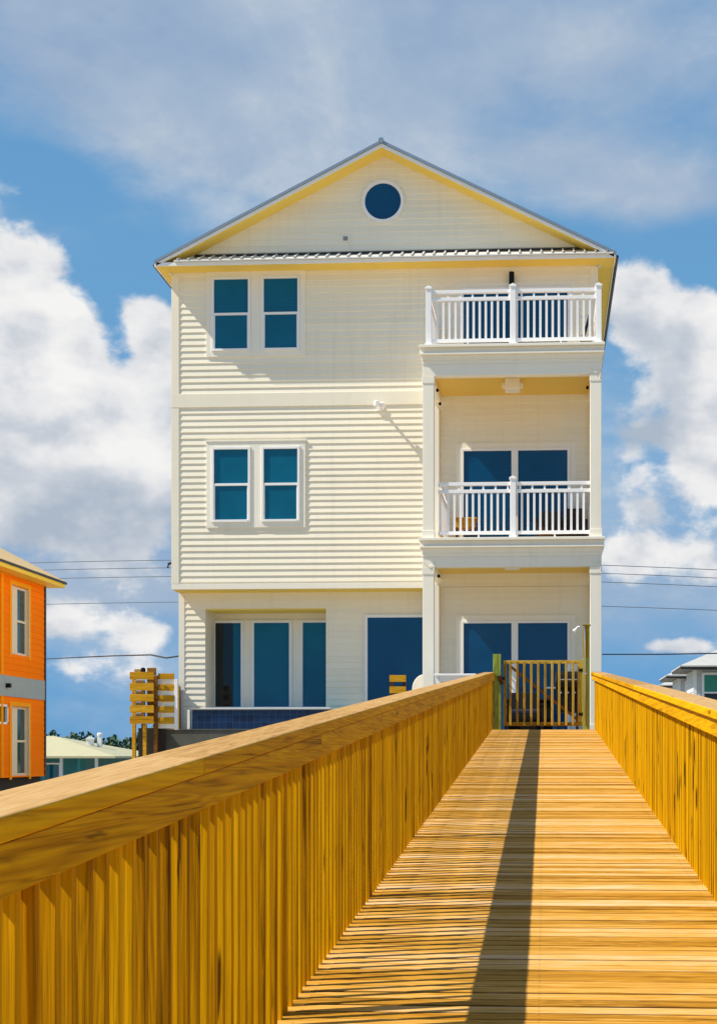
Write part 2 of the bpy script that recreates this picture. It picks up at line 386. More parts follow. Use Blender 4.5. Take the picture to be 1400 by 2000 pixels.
def siding(mb, a0, a1, z0, z1, f, holes=(), pitch=.134, lap=.019):
    """overlapping horizontal boards; f(a, d, z) -> point, d = distance out of the wall"""
    z = z0
    while z < z1-1e-4:
        zt = min(z+pitch, z1)
        cuts = sorted({z, zt, *[h for ho in holes for h in ho[2:] if z < h < zt]})
        for za, zb in zip(cuts, cuts[1:]):
            seg = [(a0, a1)]; zm = (za+zb)/2
            for h0, h1, hz0, hz1 in holes:
                if hz0 < zm < hz1:
                    ns = []
                    for s0, s1 in seg:
                        if h0 > s0: ns.append((s0, min(s1, h0)))
                        if h1 < s1: ns.append((max(s0, h1), s1))
                    seg = [q for q in ns if q[1]-q[0] > 1e-4]
            d = lambda q: .003+lap*(1-(q-z)/pitch)
            for s0, s1 in seg:
                P = [f(s0, d(za), za), f(s1, d(za), za), f(s1, d(zb), zb), f(s0, d(zb), zb)]
                v = [mb.bm.verts.new(p) for p in P]; mb.bm.faces.new(v)
                if za == z:
                    w = [mb.bm.verts.new(f(s0, .0015, za)), mb.bm.verts.new(f(s1, .0015, za))]
                    mb.bm.faces.new([w[0], w[1], v[1], v[0]])
        z = zt
def fy(y): return lambda a, d, z: (a, y-d, z)          # wall facing the camera (-y)
def fxp(x): return lambda a, d, z: (x+d, a, z)         # wall facing +x
def fxn(x): return lambda a, d, z: (x-d, a, z)         # wall facing -x

# ================================================================== GROUND
GZ = -3.0
def ground():
    mb = MB(); xs = [-3000, -800, -300, -120] + [-60+4*i for i in range(31)] + [120, 300, 800, 3000]
    ys = [-3000, -500, -100, -40] + [-20+4*i for i in range(31)] + [160, 300, 800, 3000]
    g = [[mb.v(x, y, GZ+(0.22*math.sin(x*.35+1.3*math.sin(y*.21))+.15*math.sin(y*.43+x*.2) if abs(x) < 61 and -21 < y < 101 else 0)) for x in xs] for y in ys]
    for j in range(len(ys)-1):
        for i in range(len(xs)-1): mb.bm.faces.new([g[j][i], g[j][i+1], g[j+1][i+1], g[j+1][i]])
    struct(mb.build('ground', 'sand', smooth=True))
ground()
mb = MB(); mb.box(-3.3, 1.9, 25.0, 28.50, -.22, -.03); mb.box(-2.38, 1.9, 28.5, 29.28, -.22, -.03)
struct(mb.build('patio', 'concrete', bevel=.01))

# ================================================================== BEACH HOUSE
B, C = 29.30, 29.86
XL, XR, RX = -7.96, 1.10, -3.41
house = thing('beach_house', (-3.4, 29.3, 0), 'tall cream clapboard beach house with gable roof and stacked white porches', 'house')
# walls ------------------------------------------------------------
mb = MB()
siding(mb, XL, XR, 3.13, 9.90, fy(B))
siding(mb, 29.3, 41, 3.13, 9.90, fxp(XR)); siding(mb, 29.3, 41, 3.13, 9.90, fxn(XL))
mb.box(XL, XR, B, 41, 3.13, 9.90)
mb.build('upper_wall', 'cream_siding', house)
mb = MB()
HOLE = (-7.39, -4.74, .555, 2.755)
siding(mb, -7.955, -2.45, .10, 3.125, fy(C), holes=[HOLE])
mb.box(-7.955, HOLE[0], C, 41, -.25, 3.125); mb.box(HOLE[1], -2.45, C, 41, -.25, 3.125)
mb.box(HOLE[0], HOLE[1], C, C+1.0, -.25, HOLE[2]); mb.box(HOLE[0], HOLE[1], C, C+1.0, HOLE[3], 3.125)
mb.box(HOLE[0], HOLE[1], C+.85, C+1.0, HOLE[2], HOLE[3])
siding(mb, -2.449, XR, .02, 3.125, fy(B)); siding(mb, 29.3, C, .02, 3.125, fxn(-2.449))
mb.box(-2.449, XR-.001, B, 41, -.25, 3.125)
mb.build('lower_wall', 'cream_siding', house)
mb = MB(); mb.box(-7.88, XR-.02, C+.02, 40.9, -3.4, -.25); mb.build('foundation', 'concrete', house)
# gable ------------------------------------------------------------
EXL, EXR, ZE, ZA = -8.225, 1.48, 9.98, 12.41
sl_r = (ZA-ZE)/(EXR-RX); sl_l = (ZA-ZE)/(RX-EXL)
def roof_z(x): return ZA-(x-RX)*sl_r if x > RX else ZA-(RX-x)*sl_l
mb = MB(); z = 9.90
while z < 12.24:
    zt = min(z+.134, 12.33)
    def xr(q): return min(XR+.1, RX+(ZA-.065-q)/sl_r), max(XL-.1, RX-(ZA-.065-q)/sl_l)
    r0, l0 = xr(z); r1, l1 = xr(zt)
    v = [mb.bm.verts.new(p) for p in ((l0, B-.018, z), (r0, B-.018, z), (r1, B-.003, zt), (l1, B-.003, zt))]; mb.bm.faces.new(v)
    w = [mb.bm.verts.new((l0, B-.001, z)), mb.bm.verts.new((r0, B-.001, z))]; mb.bm.faces.new([w[0], w[1], v[1], v[0]]); z = zt
mb.prism([(XL-.1, 9.9), (XR+.1, 9.9), (RX, ZA-.085)], 'y', B, B+.15)
mb.build('gable_wall', 'cream_siding', house)
# roof: two metal slopes with standing seams ----------------------------------
YF, YK = 28.78, 41.4
mb = MB()
for ex, sgn in ((EXL, -1), (EXR, 1)):
    mb.prism([(RX, ZA), (ex, ZE), (ex, ZE-.035), (RX, ZA-.035)], 'y', YF, YK)
    y = YF+.02
    while y < YK:
        a, b2 = Vector((RX, y, ZA+.012)), Vector((ex, y, ZE+.012)); mb.bar(a, b2, .025, .03); y += .41
mb.tube([(RX, YF-.02, ZA+.01), (RX, YK, ZA+.01)], .06, 8)
roof = mb.build('roof', 'roof_metal', house)
mb = MB()
for ex in (EXL, EXR):                          # rake boards under the metal
    mb.prism([(RX, ZA-.037), (ex, ZE-.037), (ex, ZE-.105), (RX, ZA-.115)], 'y', YF+.03, YF+.055)
mb.build('rake_board', 'white_trim', roof, bevel=.004)
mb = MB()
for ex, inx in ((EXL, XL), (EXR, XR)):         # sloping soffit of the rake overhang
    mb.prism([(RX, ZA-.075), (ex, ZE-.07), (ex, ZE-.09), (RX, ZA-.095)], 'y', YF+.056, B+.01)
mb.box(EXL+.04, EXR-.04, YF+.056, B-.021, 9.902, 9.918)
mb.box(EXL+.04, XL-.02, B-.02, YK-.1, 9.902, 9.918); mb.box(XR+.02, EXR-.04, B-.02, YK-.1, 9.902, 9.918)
mb.build('soffit', 'soffit_bounce_yellow', roof)
mb = MB()
mb.box(EXL+.015, EXL+.037, YF+.056, YK-.05, 9.88, ZE-.04); mb.box(EXR-.037, EXR-.015, YF+.056, YK-.05, 9.88, ZE-.04)
mb.box(EXL+.04, EXR-.04, YF+.03, YF+.053, 9.888, 9.968)
mb.build('fascia_board', 'white_trim', roof, bevel=.004)
for gx in (EXL-.012, EXR+.02):
    mb = MB(); mb.tube([(gx, YF+.10, 9.93), (gx, YK, 9.93)], .038, 8); mb.build('gutter', 'drip_metal', roof)
mb = MB()                                       # pent roof across the foot of the gable
mb.prism([(YF-.02, 9.985), (B-.02, 10.235), (B-.02, 10.20), (YF-.02, 9.955)], 'x', -7.80, 1.42)
x = -7.72
while x < 1.42: mb.bar((x, YF-.02, 10.0), (x, B-.02, 10.25), .03, .045); x += .225
mb.build('pent_roof', 'pale_roof_metal', house)
mb = MB(); mb.box(-7.6, 1.2, B-.05, B-.022, 10.235, 10.275); mb.build('pent_head_strip', 'drip_metal', house)  # thin dark strip along the head of the pent roof
# round window -------------------------------------------------------
def ring(mb, cx, cz, r0, r1, y0, y1, n=48):
    P = [(math.cos(2*math.pi*k/n), math.sin(2*math.pi*k/n)) for k in range(n)]
    vs = [[mb.bm.verts.new((cx+c*r, y, cz+s_*r)) for c, s_ in P] for r, y in ((r0, y1), (r0, y0), (r1, y0), (r1, y1))]
    for A, Bv in zip(vs, vs[1:]):
        for k in range(n): mb.bm.faces.new([A[k], A[(k+1) % n], Bv[(k+1) % n], Bv[k]])
rw = MB(); ring(rw, -3.43, 11.335, .385, .455, B-.06, B-.015); rwo = rw.build('round_window', 'white_trim', house)
mb = MB(); mb.bm.faces.new([mb.bm.verts.new((-3.43+.39*math.cos(2*math.pi*k/48), B-.03, 11.335+.39*math.sin(2*math.pi*k/48))) for k in range(48)])
mb.build('pane', 'navy_glass', rwo)
mb = MB(); mb.box(-4.31, -4.15, B-.035, B-.01, 10.49, 10.64); o = mb.build('gable_vent', 'cream_trim', house, bevel=.004)
mb = MB(); mb.box(-4.28, -4.18, B-.042, B-.0351, 10.52, 10.61); mb.build('grille', 'concrete', o)
# trim ------------------------------------------------------------
for z0, z1 in ((3.23, 7.008), (7.302, 9.86)):
    for P in ([(XL-.025, B-.03), (XL+.14, B-.03), (XL+.14, B+.01), (XL-.002, B+.01), (XL-.002, B+.15), (XL-.025, B+.15)],
              [(XR+.025, B-.03), (XR+.025, B+.15), (XR+.002, B+.15), (XR+.002, B+.01), (XR-.14, B+.01), (XR-.14, B-.03)]):
        mb = MB(); mb.prism(P, 'z', z0, z1); mb.build('corner_board', 'cream_siding', house, bevel=.003)
mb = MB(); mb.box(XL-.027, XR+.027, B-.034, B+.01, 7.01, 7.30); mb.build('belt_board', 'cream_siding', house, bevel=.004)
mb = MB(); mb.box(XL-.02, -2.45, B-.028, B+.01, 3.11, 3.228); mb.build('skirt_board', 'cream_trim', house, bevel=.003)
mb = MB(); mb.box(XL, -2.45, B+.012, C+.02, 3.10, 3.128); mb.build('overhang_soffit', 'soffit_bounce_yellow', house)
mb = MB(); mb.box(-7.975, -7.85, C-.025, C+.01, .10, 3.09); mb.build('corner_board', 'cream_trim', house, bevel=.003)
# windows ------------------------------------------------------------
def sash_window(x0, x1, z0, z1, y, glassm='teal_glass'):
    mb = MB(); w = .052; zm = (z0+z1)/2
    y0, y1 = y-.062, y-.012
    mb.box(x0, x0+w, y0, y1, z0, z1); mb.box(x1-w, x1, y0, y1, z0, z1)
    mb.box(x0+w, x1-w, y0, y1, z1-w, z1); mb.box(x0+w, x1-w, y0-.01, y1, z0, z0+w)
    mb.box(x0+w, x1-w, y0+.008, y1, zm-.026, zm+.026)
    mb.box(x0+w, x0+w+.022, y0+.02, y1, z0+w, zm-.026); mb.box(x1-w-.022, x1-w, y0+.02, y1, z0+w, zm-.026)
    o = mb.build('window', 'white_trim', house, bevel=.004)
    mb = MB(); mb.box(x0+w+.001, x1-w-.001, y-.026, y-.022, zm+.0265, z1-w-.001); mb.box(x0+w+.023, x1-w-.023, y-.03, y-.026, z0+w+.001, zm-.0265)
    mb.build('pane', glassm, o)
    return o
for z0, z1 in ((8.20, 9.79), (4.54, 6.15)):
    sash_window(-7.11, -6.27, z0, z1, B); w2 = sash_window(-6.035, -5.205, z0, z1, B)
    mb = MB(); t = .115; x0, x1 = -7.11-t, -5.205+t
    mb.box(x0, -7.112, B-.04, B-.005, z0-t, z1+t); mb.box(-5.203, x1, B-.04, B-.005, z0-t, z1+t)
    mb.box(-6.268, -6.037, B-.04, B-.005, z0-t, z1+t)
    for a, b2 in ((-7.1118, -6.2682), (-6.0368, -5.2032)): mb.box(a, b2, B-.04, B-.005, z1+.001, z1+t); mb.box(a, b2, B-.042, B-.005, z0-t, z0-.001)
    mb.box(x0-.02, x1+.02, B-.055, B-.005, z1+t+.001, z1+t+.03)
    mb.build('window_casing', 'cream_trim', house, bevel=.003)
# recessed ground floor windows ------------------------------------------------
YR = C+.85
mb = MB(); mb.box(HOLE[0]+.001, HOLE[1]-.001, C+.005, YR-.07, HOLE[3]-.03, HOLE[3]-.002); mb.build('recess_soffit', 'soffit_bounce_yellow', house)
mb = MB(); mb.box(HOLE[0]-.09, HOLE[1]+.09, C-.06, YR-.001, HOLE[2]-.03, HOLE[2]+.035); mb.build('window_sill', 'white_trim', house, bevel=.005)
for x0, x1, split in ((-7.388, -6.72, True), (-6.56, -5.63, False), (-5.46, -4.742, False)):
    mb = MB(); y0, y1 = YR-.06, YR-.002; z0, z1 = HOLE[2]+.036, 2.58; w = .07
    wl = .02 if split else w; wr = .02 if x1 > -4.8 else w
    mb.box(x0, x0+wl, y0, y1, z0, z1); mb.box(x1-wr, x1, y0, y1, z0, z1); mb.box(x0+wl, x1-wr, y0, y1, z1-.06, z1); mb.box(x0+wl, x1-wr, y0, y1, z0, z0+.05)
    o = mb.build('window', 'white_trim', house, bevel=.004)
    a, b2 = x0+wl+.001, x1-wr-.001
    if split:
        mb = MB(); mb.box(a, a+.40, YR-.03, YR-.026, z0+.051, z1-.061); mb.build('open_doorway', 'dark_glass', o)
        mb = MB(); mb.box(a+.402, b2, YR-.045, YR-.041, z0+.051, z1-.061); mb.build('pane', 'teal_glass', o)
    else:
        mb = MB(); mb.box(a, b2, YR-.035, YR-.031, z0+.051, z1-.061); mb.build('pane', 'teal_glass', o)
mb = MB(); mb.box(-6.72, -6.56, YR-.03, YR-.002, HOLE[2]+.036, 2.58); mb.box(-5.63, -5.46, YR-.03, YR-.002, HOLE[2]+.036, 2.58); mb.build('window_casing', 'cream_trim', house)
# plain patio door left of the porch ----------------------------------------------
mb = MB(); x0, x1, z0, z1, w = -3.89, -2.55, .06, 2.60, .06
mb.box(x0, x0+w, C-.06, C-.015, z0, z1); mb.box(x1-w, x1, C-.06, C-.015, z0, z1); mb.box(x0+w, x1-w, C-.06, C-.015, z1-w, z1); mb.box(x0+w, x1-w, C-.06, C-.015, z0, z0+w)
o = mb.build('patio_door', 'white_trim', house, bevel=.004)
mb = MB(); mb.box(x0+w, x1-w, C-.03, C-.026, z0+w, z1-w); mb.build('pane', 'navy_glass', o)
# sliding doors on the porches -----------------------------------------------------
for z0, z1 in ((.03, 2.40), (3.83, 6.05), (7.59, 9.46)):
    x0, x1, w = -1.76, .53, .05
    mb = MB(); y0, y1 = B-.065, B-.018
    mb.box(x0, x0+w, y0, y1, z0, z1); mb.box(x1-w, x1, y0, y1, z0, z1); mb.box(x0+w, x1-w, y0, y1, z1-w, z1); mb.box(x0+w, x1-w, y0, y1, z0, z0+w)
    mb.box(-.70, -.56, y0-.004, y1, z0+w, z1-w)
    o = mb.build('sliding_door', 'white_trim', house, bevel=.004)
    mb = MB(); mb.box(x0+w+.001, -.701, B-.035, B-.031, z0+w+.001, z1-w-.001); mb.box(-.559, x1-w-.001, B-.03, B-.026, z0+w+.001, z1-w-.001); mb.build('pane', 'navy_glass', o)
    mb = MB(); mb.box(-.73, -.705, y0-.05, y0-.03, z0+.95, z0+1.2); mb.box(-.728, -.708, y0-.031, y0-.004, z0+.97, z0+1.0); mb.box(-.728, -.708, y0-.031, y0-.004, z0+1.15, z0+1.18); mb.build('handle', 'white_trim', o)
    mb = MB(); t = .12
    mb.box(x0-t, x0-.001, B-.035, B-.005, z0, z1+t); mb.box(x1+.001, x1+t, B-.035, B-.005, z0, z1+t); mb.box(x0-.0005, x1+.0005, B-.035, B-.005, z1+.001, z1+t)
    mb.build('casing', 'cream_trim', o, bevel=.003)
# porch structure --------------------------------------------------------------
PF = 27.0
mb = MB(); mb.box(-2.40, 1.13, PF-.05, B-.02, -.05, .0); mb.build('porch_floor', 'concrete', house)
def porch_deck(zt, zb):
    """floor slab with crown mouldings and beams; zt floor level, zb underside of the front beam"""
    mb = MB(); h = zt-zb; xs0, xs1 = -2.385, 1.105
    def band(o_, z0, z1, q=.5): mb.box(xs0-o_*q, xs1+o_*q, PF-o_, B-.02, z0, z1)
    band(.125, zt-.055, zt); band(.06, zt-.155, zt-.0555, .8); band(.10, zt-.195, zt-.1555); band(.03, zt-.285, zt-.1955); band(.012, zt-.36, zt-.2855)
    zc_ = zt-.361
    mb.box(xs0, xs1, PF, PF+.20, zb, zc_); mb.box(xs0, xs0+.18, PF+.201, B-.02, zb+.06, zc_); mb.box(xs1-.18, xs1, PF+.201, B-.02, zb+.06, zc_)
    o = mb.build('porch_beam', 'cream_trim', house, bevel=.006)
    mb = MB(); mb.box(xs0+.181, xs1-.181, PF+.201, B-.021, zc_-.03, zc_-.002); mb.build('porch_ceiling', 'ceiling_bounce_yellow', o)
    mb = MB(); mb.box(xs0+.24, xs1-.24, PF+.25, B-.18, zt+.0008, zt+.014); mb.build('bounce_boards', 'deck_wood', o)  # wood boards added over the slab to bounce warm light into the porch
    return zc_-.03
zc2 = porch_deck(7.57, 6.985); zc1 = porch_deck(3.80, 3.24)
for z0, z1 in ((3.801, 6.984), (.0, 3.239)):
    for x in (-2.384, .884):
        mb = MB(); mb.box(x, x+.22, PF+.004, PF+.224, z0, z1)
        mb.box(x-.012, x+.232, PF-.008, PF+.236, z0, z0+.16); mb.box(x-.010, x+.230, PF-.006, PF+.234, z1-.14, z1-.002)
        mb.build('porch_post', 'cream_trim', house, bevel=.005)
    for x in (-2.384, .944):
        mb = MB(); mb.box(x, x+.16, B-.16, B-.022, z0, z1-.06); mb.build('porch_pilaster', 'cream_trim', house, bevel=.004)
# balcony railings -----------------------------------------------------------
def railing(z, x0, x1, posts, capz, yf):
    mb = MB()
    rails = ((1.045, 1.11, .075), (.90, .965, .05), (.085, .15, .05))
    for a, b2, w in rails:
        mb.box(x0, x1, yf, yf+w, z+a, z+b2)
        for xx in (x0, x1): mb.box(xx-.03, xx+.03, yf+w+.001, B-.03, z+a, z+b2)
    x = x0+.12
    while x < x1: mb.box(x, x+.04, yf+.012, yf+.045, z+.966, z+1.0445); x += .24
    for q in (x0+.75, x1-.75): mb.box(q, q+.035, yf+.01, yf+.045, z, z+.0845)
    o = mb.build('balcony_railing', 'white_vinyl', house, bevel=.004)
    for px, hh in posts:
        mb = MB(); mb.box(px-.055, px+.055, yf-.03, yf+.08, z, z+hh); mb.box(px-.07, px+.07, yf-.045, yf+.095, z+hh, z+hh+.035); mb.box(px-.075, px+.075, yf-.05, yf+.10, z+.0005, z+.06)
        mb.prism([(px-.06, z+hh+.0355), (px+.06, z+hh+.0355), (px, z+hh+.07)], 'y', yf-.035, yf+.085)
        mb.build('railing_post', 'white_vinyl', o, bevel=.004)
    mid = posts[len(posts)//2][0]
    mb = MB(); mb.box(-.0225, .0225, -.018, .018, 0, .748)
    first = mb.build('baluster', 'white_vinyl', o, origin=None); base = WL[o.name]
    spots = []
    for a, b2 in ((x0+.05, mid-.055), (mid+.055, x1-.05)):
        n = round((b2-a)/.12)
        for k in range(1, n): spots.append((a+(b2-a)*k/n, yf+.026))
    n = 17
    for k in range(1, n): spots.append((x0, yf+.07+(B-.05-yf-.07)*k/n))
    for i, (sx, sy) in enumerate(spots):
        loc = Vector((sx, sy, z+.151))-base
        if i == 0:
            first.data.transform(__import__('mathutils').Matrix.Translation(base)); first.location = loc
        else: copy_of(first, o, loc)
    mb = MB()
    for k in range(1, n): yy = yf+.07+(B-.05-yf-.07)*k/n; mb.box(x1-.019, x1+.019, yy-.016, yy+.016, z+.151, z+.899)
    f = mb.build('baluster', 'white_vinyl', o); f['kind'] = 'stuff'
railing(7.571, -2.27, 1.05, ((-2.27, 1.13), (-.62, 1.15), (1.05, 1.13)), 0, PF+.06)
railing(3.801, -2.06, .93, ((-.62, 1.16),), 0, PF+.08)
mb = MB(); mb.box(-2.39, -2.26, PF-.06, PF-.005, 3.81, 3.97)
mb.bm.free()
# fittings ------------------------------------------------------------------
mb = MB(); mb.box(-.745, -.645, B-.17, B-.02, 9.53, 9.72); mb.lathe(-.695, B-.10, [(.055, 9.50), (.055, 9.76)], 14); mb.build('wall_lamp', 'black_metal', house, bevel=.004)
mb = MB(); mb.box(-.80, -.50, 27.9, 28.25, zc2-.23, zc2-.0005); mb.box(-.86, -.44, 28.0, 28.15, zc2-.17, zc2-.08); mb.build('ceiling_lamp', 'cream_trim', house, bevel=.02)
mb = MB(); mb.box(-.80, -.50, 27.6, 27.9, zc1-.12, zc1-.0005); mb.build('ceiling_lamp', 'cream_trim', house, bevel=.02)
mb = MB(); mb.box(-3.56, -3.42, B-.06, B-.01, 6.88, 7.0); mb.tube([(-3.49, B-.06, 6.95), (-3.49, B-.30, 6.97)], .028, 8); mb.lathe(-3.53, B-.31, [(.02, 6.90), (.06, 6.92), (.07, 7.01), (.03, 7.03)], 12); mb.lathe(-3.41, B-.25, [(.02, 6.89), (.05, 6.91), (.06, 6.99), (.03, 7.01)], 12)
mb.build('floodlight', 'white_vinyl', house)
mb = MB()
for p in ((-2.13, 27.45, 6.83), (-2.15, 28.4, 6.80), (.84, 27.3, 6.80), (-2.1, 27.4, 3.12)):
    mb.lathe(p[0], p[1], [(.012, p[2]-.04), (.03, p[2]-.025), (.028, p[2]+.01), (.01, p[2]+.03)], 10)
mb.build('lamp_socket', 'black_plastic', house)
mb = MB(); mb.tube([(XL-.05, B+.1, 3.70), (XL-.12, B+.1, 3.68), (XL-.14, B+.1, 3.60)], .03, 8); mb.build('service_bracket', 'black_metal', house)
mb = MB()
for zz, xa, xb in ((7.03, .86, 1.09), (3.30, .86, 1.10), (3.28, -2.38, -2.15)):
    mb.tube([(xa, PF-.012, zz+.08), ((xa+xb)/2, PF-.02, zz-.03), (xb, PF-.012, zz+.03), (xb-.02, PF-.012, zz-.14)], .007, 6)
mb.build('loose_cable', 'cream_trim', house)

# ================================================================== BOARDWALK
SL = 0.0706; YTOP = 24.0; Y0 = -3.0; YEND = 24.98
def ramp(y): return SL*(y-YTOP) if y < YTOP else 0.0
walk = thing('boardwalk', (0, 0, ramp(0)), 'golden pine boardwalk ramp with picket railings leading up to the house', 'boardwalk')
def rbox(mb, x0, x1, y0, y1, h0, h1):
    z0, z1 = ramp(y0), ramp(y1)
    mb.hexa([(x0, y0, z0+h0), (x1, y0, z0+h0), (x1, y1, z1+h0), (x0, y1, z1+h0), (x0, y0, z0+h1), (x1, y0, z0+h1), (x1, y1, z1+h1), (x0, y1, z1+h1)])
mb = MB(); y = Y0; rr = random.Random(3)
while y < YEND:
    x0, x1 = -.99+rr.uniform(-.006, .006), .95+rr.uniform(-.006, .006); dz = rr.uniform(-.002, .002)
    if y < YTOP < y+.096-1e-6: rbox(mb, x0, x1, y, YTOP-.003, -.038+dz, dz); y = YTOP; continue
    rbox(mb, x0, x1, y, y+rr.uniform(.0865, .0895), -.038+dz, dz); y += .096
mb.build('deck', 'deck_wood', walk, bevel=.005)
mb = MB()
for x in (-.93, -.02, .89):
    rbox(mb, x-.019, x+.019, Y0, YTOP, -.275, -.0405); rbox(mb, x-.019, x+.019, YTOP+.001, YEND, -.275, -.0405)
mb.build('joist', 'fascia_wood', walk)
py = [-2.4+2.4*i for i in range(12)]
for yy in py:
    for x in (-1.02, .98):
        mb = MB(); mb.box(x-.045, x+.045, yy-.045, yy+.045, GZ-.5, ramp(yy)+.953-.001 if False else ramp(yy)-.05); mb.build('piling', 'fascia_wood', walk, bevel=.004)
def rail_side(sg, xin):
    """sg -1 left, +1 right; xin = inner face of the pickets"""
    def X(d): return xin+sg*d           # d measured outwards
    def span(a, b2): return (min(X(a), X(b2)), max(X(a), X(b2)))
    mb = MB(); y = Y0; L_ = [2.9, 3.6, 3.1, 3.6, 2.5, 3.6, 3.6, 3.2, 3.6]; i = 0
    fo, co = (.031, .036) if sg < 0 else (.040, .062)
    a, b2 = span(-co, .140)
    while y < YTOP+.30:
        e = min(y+L_[i], YTOP+.30); i = (i+1) % 9
        if y < YTOP < e: e = YTOP
        rbox(mb, a, b2, y+.0015, e-.0015, .953, .998); y = e
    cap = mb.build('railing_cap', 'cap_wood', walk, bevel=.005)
    mb = MB(); y = Y0-1.3; i = 3; a, b2 = span(-fo, -.001)
    while y < YTOP+.28:
        e = min(y+L_[i], YTOP+.28); i = (i+1) % 9
        if y < YTOP < e: e = YTOP
        rbox(mb, a, b2, y+.0012, e-.0012, .862, .9515); y = e
    mb.build('fascia_board', 'fascia_wood', cap, bevel=.003)
    mb = MB(); a, b2 = span(.0395, .0775)
    for yy in py: mb.box(a, b2+0 if sg > 0 else b2, yy-.016, yy+.016, ramp(yy)-.3, ramp(yy)+.95) if yy < 24 else None
    mb.build('railing_post', 'fascia_wood', cap, bevel=.003)
    return X
base = Vector(WL[walk.name])
XLs = rail_side(-1, -.905); XRs = rail_side(1, .868)
variants = []
for k in range(1):
    mb = MB(); mb.box(-.0185, .0185, -.012, .012, -.12, .9505)
    o = mb.build('picket', 'picket_wood', walk, bevel=.0025)
    o.data.transform(__import__('mathutils').Matrix.Translation(base)); variants.append(o)
PIT = .096
left = []; right = []
y = Y0+.066; rr = random.Random(11)
ys = []
while y < YTOP+.25: ys.append(y); y += PIT
used = False
stuff = MB()
for sg, xin, lo, hi in ((-1, -.905, 2.0, 8.8), (1, .868, 6.7, 9.9)):
    xc = xin+sg*.019
    for y in ys:
        yj = y+rr.uniform(-.0025, .0025); xj = xc+sg*rr.uniform(0, .003)
        if lo <= y <= hi:
            loc = Vector((xj, yj, ramp(yj)))-base
            if not used: variants[0].location = loc; used = True; o = variants[0]
            else: o = copy_of(variants[0], walk, loc)
            o.rotation_euler = (rr.uniform(-.006, .006), rr.uniform(-.002, .002), rr.uniform(-.04, .04)); o.scale = (rr.uniform(1.0, 1.12), rr.uniform(.92, 1.15), 1)
        else:
            z = ramp(yj); stuff.box(xj-.0185, xj+.0185, yj-.012, yj+.012, z-.12, z+.9505)
o = stuff.build('picket', 'picket_wood', walk, bevel=.0025); o['kind'] = 'stuff'

# ------------------------------------------------------------------ gate and its posts
gate = thing('wooden_gate', (0, 24.32, 0), 'slatted wooden gate closed across the top of the boardwalk', 'gate')
GY = 24.32
mb = MB(); mb.box(-.725, .665, GY-.02, GY+.02, 1.165, 1.222); mb.box(-.725, .665, GY-.02, GY+.02, .07, .135); mb.build('gate_rail', 'gate_rail_wood', gate, bevel=.003)
mb = MB(); mb.box(-.725, -.665, GY-.0205, GY+.0205, .136, 1.164); mb.box(.575, .664, GY-.0205, GY+.0205, .136, 1.164); mb.build('stile', 'gate_wood', gate, bevel=.003)
for k in range(10):
    x = -.60+k*.122
    mb = MB(); mb.box(x-.021, x+.021, GY-.055, GY-.021, .08, 1.20); mb.build('picket', 'gate_wood', gate, bevel=.003)
mb = MB(); mb.bar((.60, GY+.036, .16), (-.60, GY+.036, 1.12), .045, .025, (0, 1, 0)); mb.build('brace', 'dull_wood', gate)
mb = MB(); mb.box(-.79, -.70, GY-.06, GY-.021, .88, .93); mb.tube([(-.72, GY-.06, .905), (-.72, GY-.10, .905)], .012, 8); mb.build('latch', 'black_metal', gate)
mb = MB()
for zz in (.25, 1.02): mb.box(.60, .70, GY-.028, GY-.0212, zz, zz+.05); mb.tube([(.672, GY-.03, zz-.01), (.672, GY-.03, zz+.06)], .009, 8)
mb.build('hinge', 'black_metal', gate)
mb = MB(); mb.box(-.905, -.765, GY-.07, GY+.07, -.3, 1.33); mb.build('gate_post', 'treated_post_wood', gate, bevel=.006)
mb = MB(); mb.bar((-.80, GY-.075, .95), (-.74, GY-.075, .80), .06, .02, (0, 1, 0)); mb.build('block', 'brown_wood', gate)

sh_ = thing('outdoor_shower', (.725, 24.32, 0), 'tall greenish wooden shower post with white shower head beside the gate', 'outdoor shower')
mb = MB(); mb.box(.670, .785, GY-.06, GY+.06, -.3, 1.26); mb.build('lower_post', 'treated_post_wood', sh_, bevel=.005)
mb = MB(); mb.box(.672, .783, GY-.058, GY+.058, 1.261, 1.82); mb.box(.655, .80, GY-.075, GY+.075, 1.8205, 1.845); mb.build('upper_post', 'olive_wood', sh_, bevel=.004)
mb = MB(); mb.tube([(.70, GY-.075, .10), (.70, GY-.075, 1.70), (.69, GY-.08, 1.80), (.62, GY-.10, 1.825), (.56, GY-.12, 1.78)], .013, 8); mb.build('pipe', 'chrome', sh_, smooth=True)
mb = MB(); mb.tube([(.575, GY-.115, 1.80), (.55, GY-.125, 1.765), (.505, GY-.14, 1.715)], [.012, .016, .034], 12); mb.build('shower_head', 'white_vinyl', sh_)
mb = MB(); mb.tube([(.70, GY-.09, .98), (.70, GY-.15, .98)], .02, 8); mb.tube([(.665, GY-.15, .98), (.735, GY-.15, .98)], .01, 6); mb.build('tap', 'chrome', sh_)

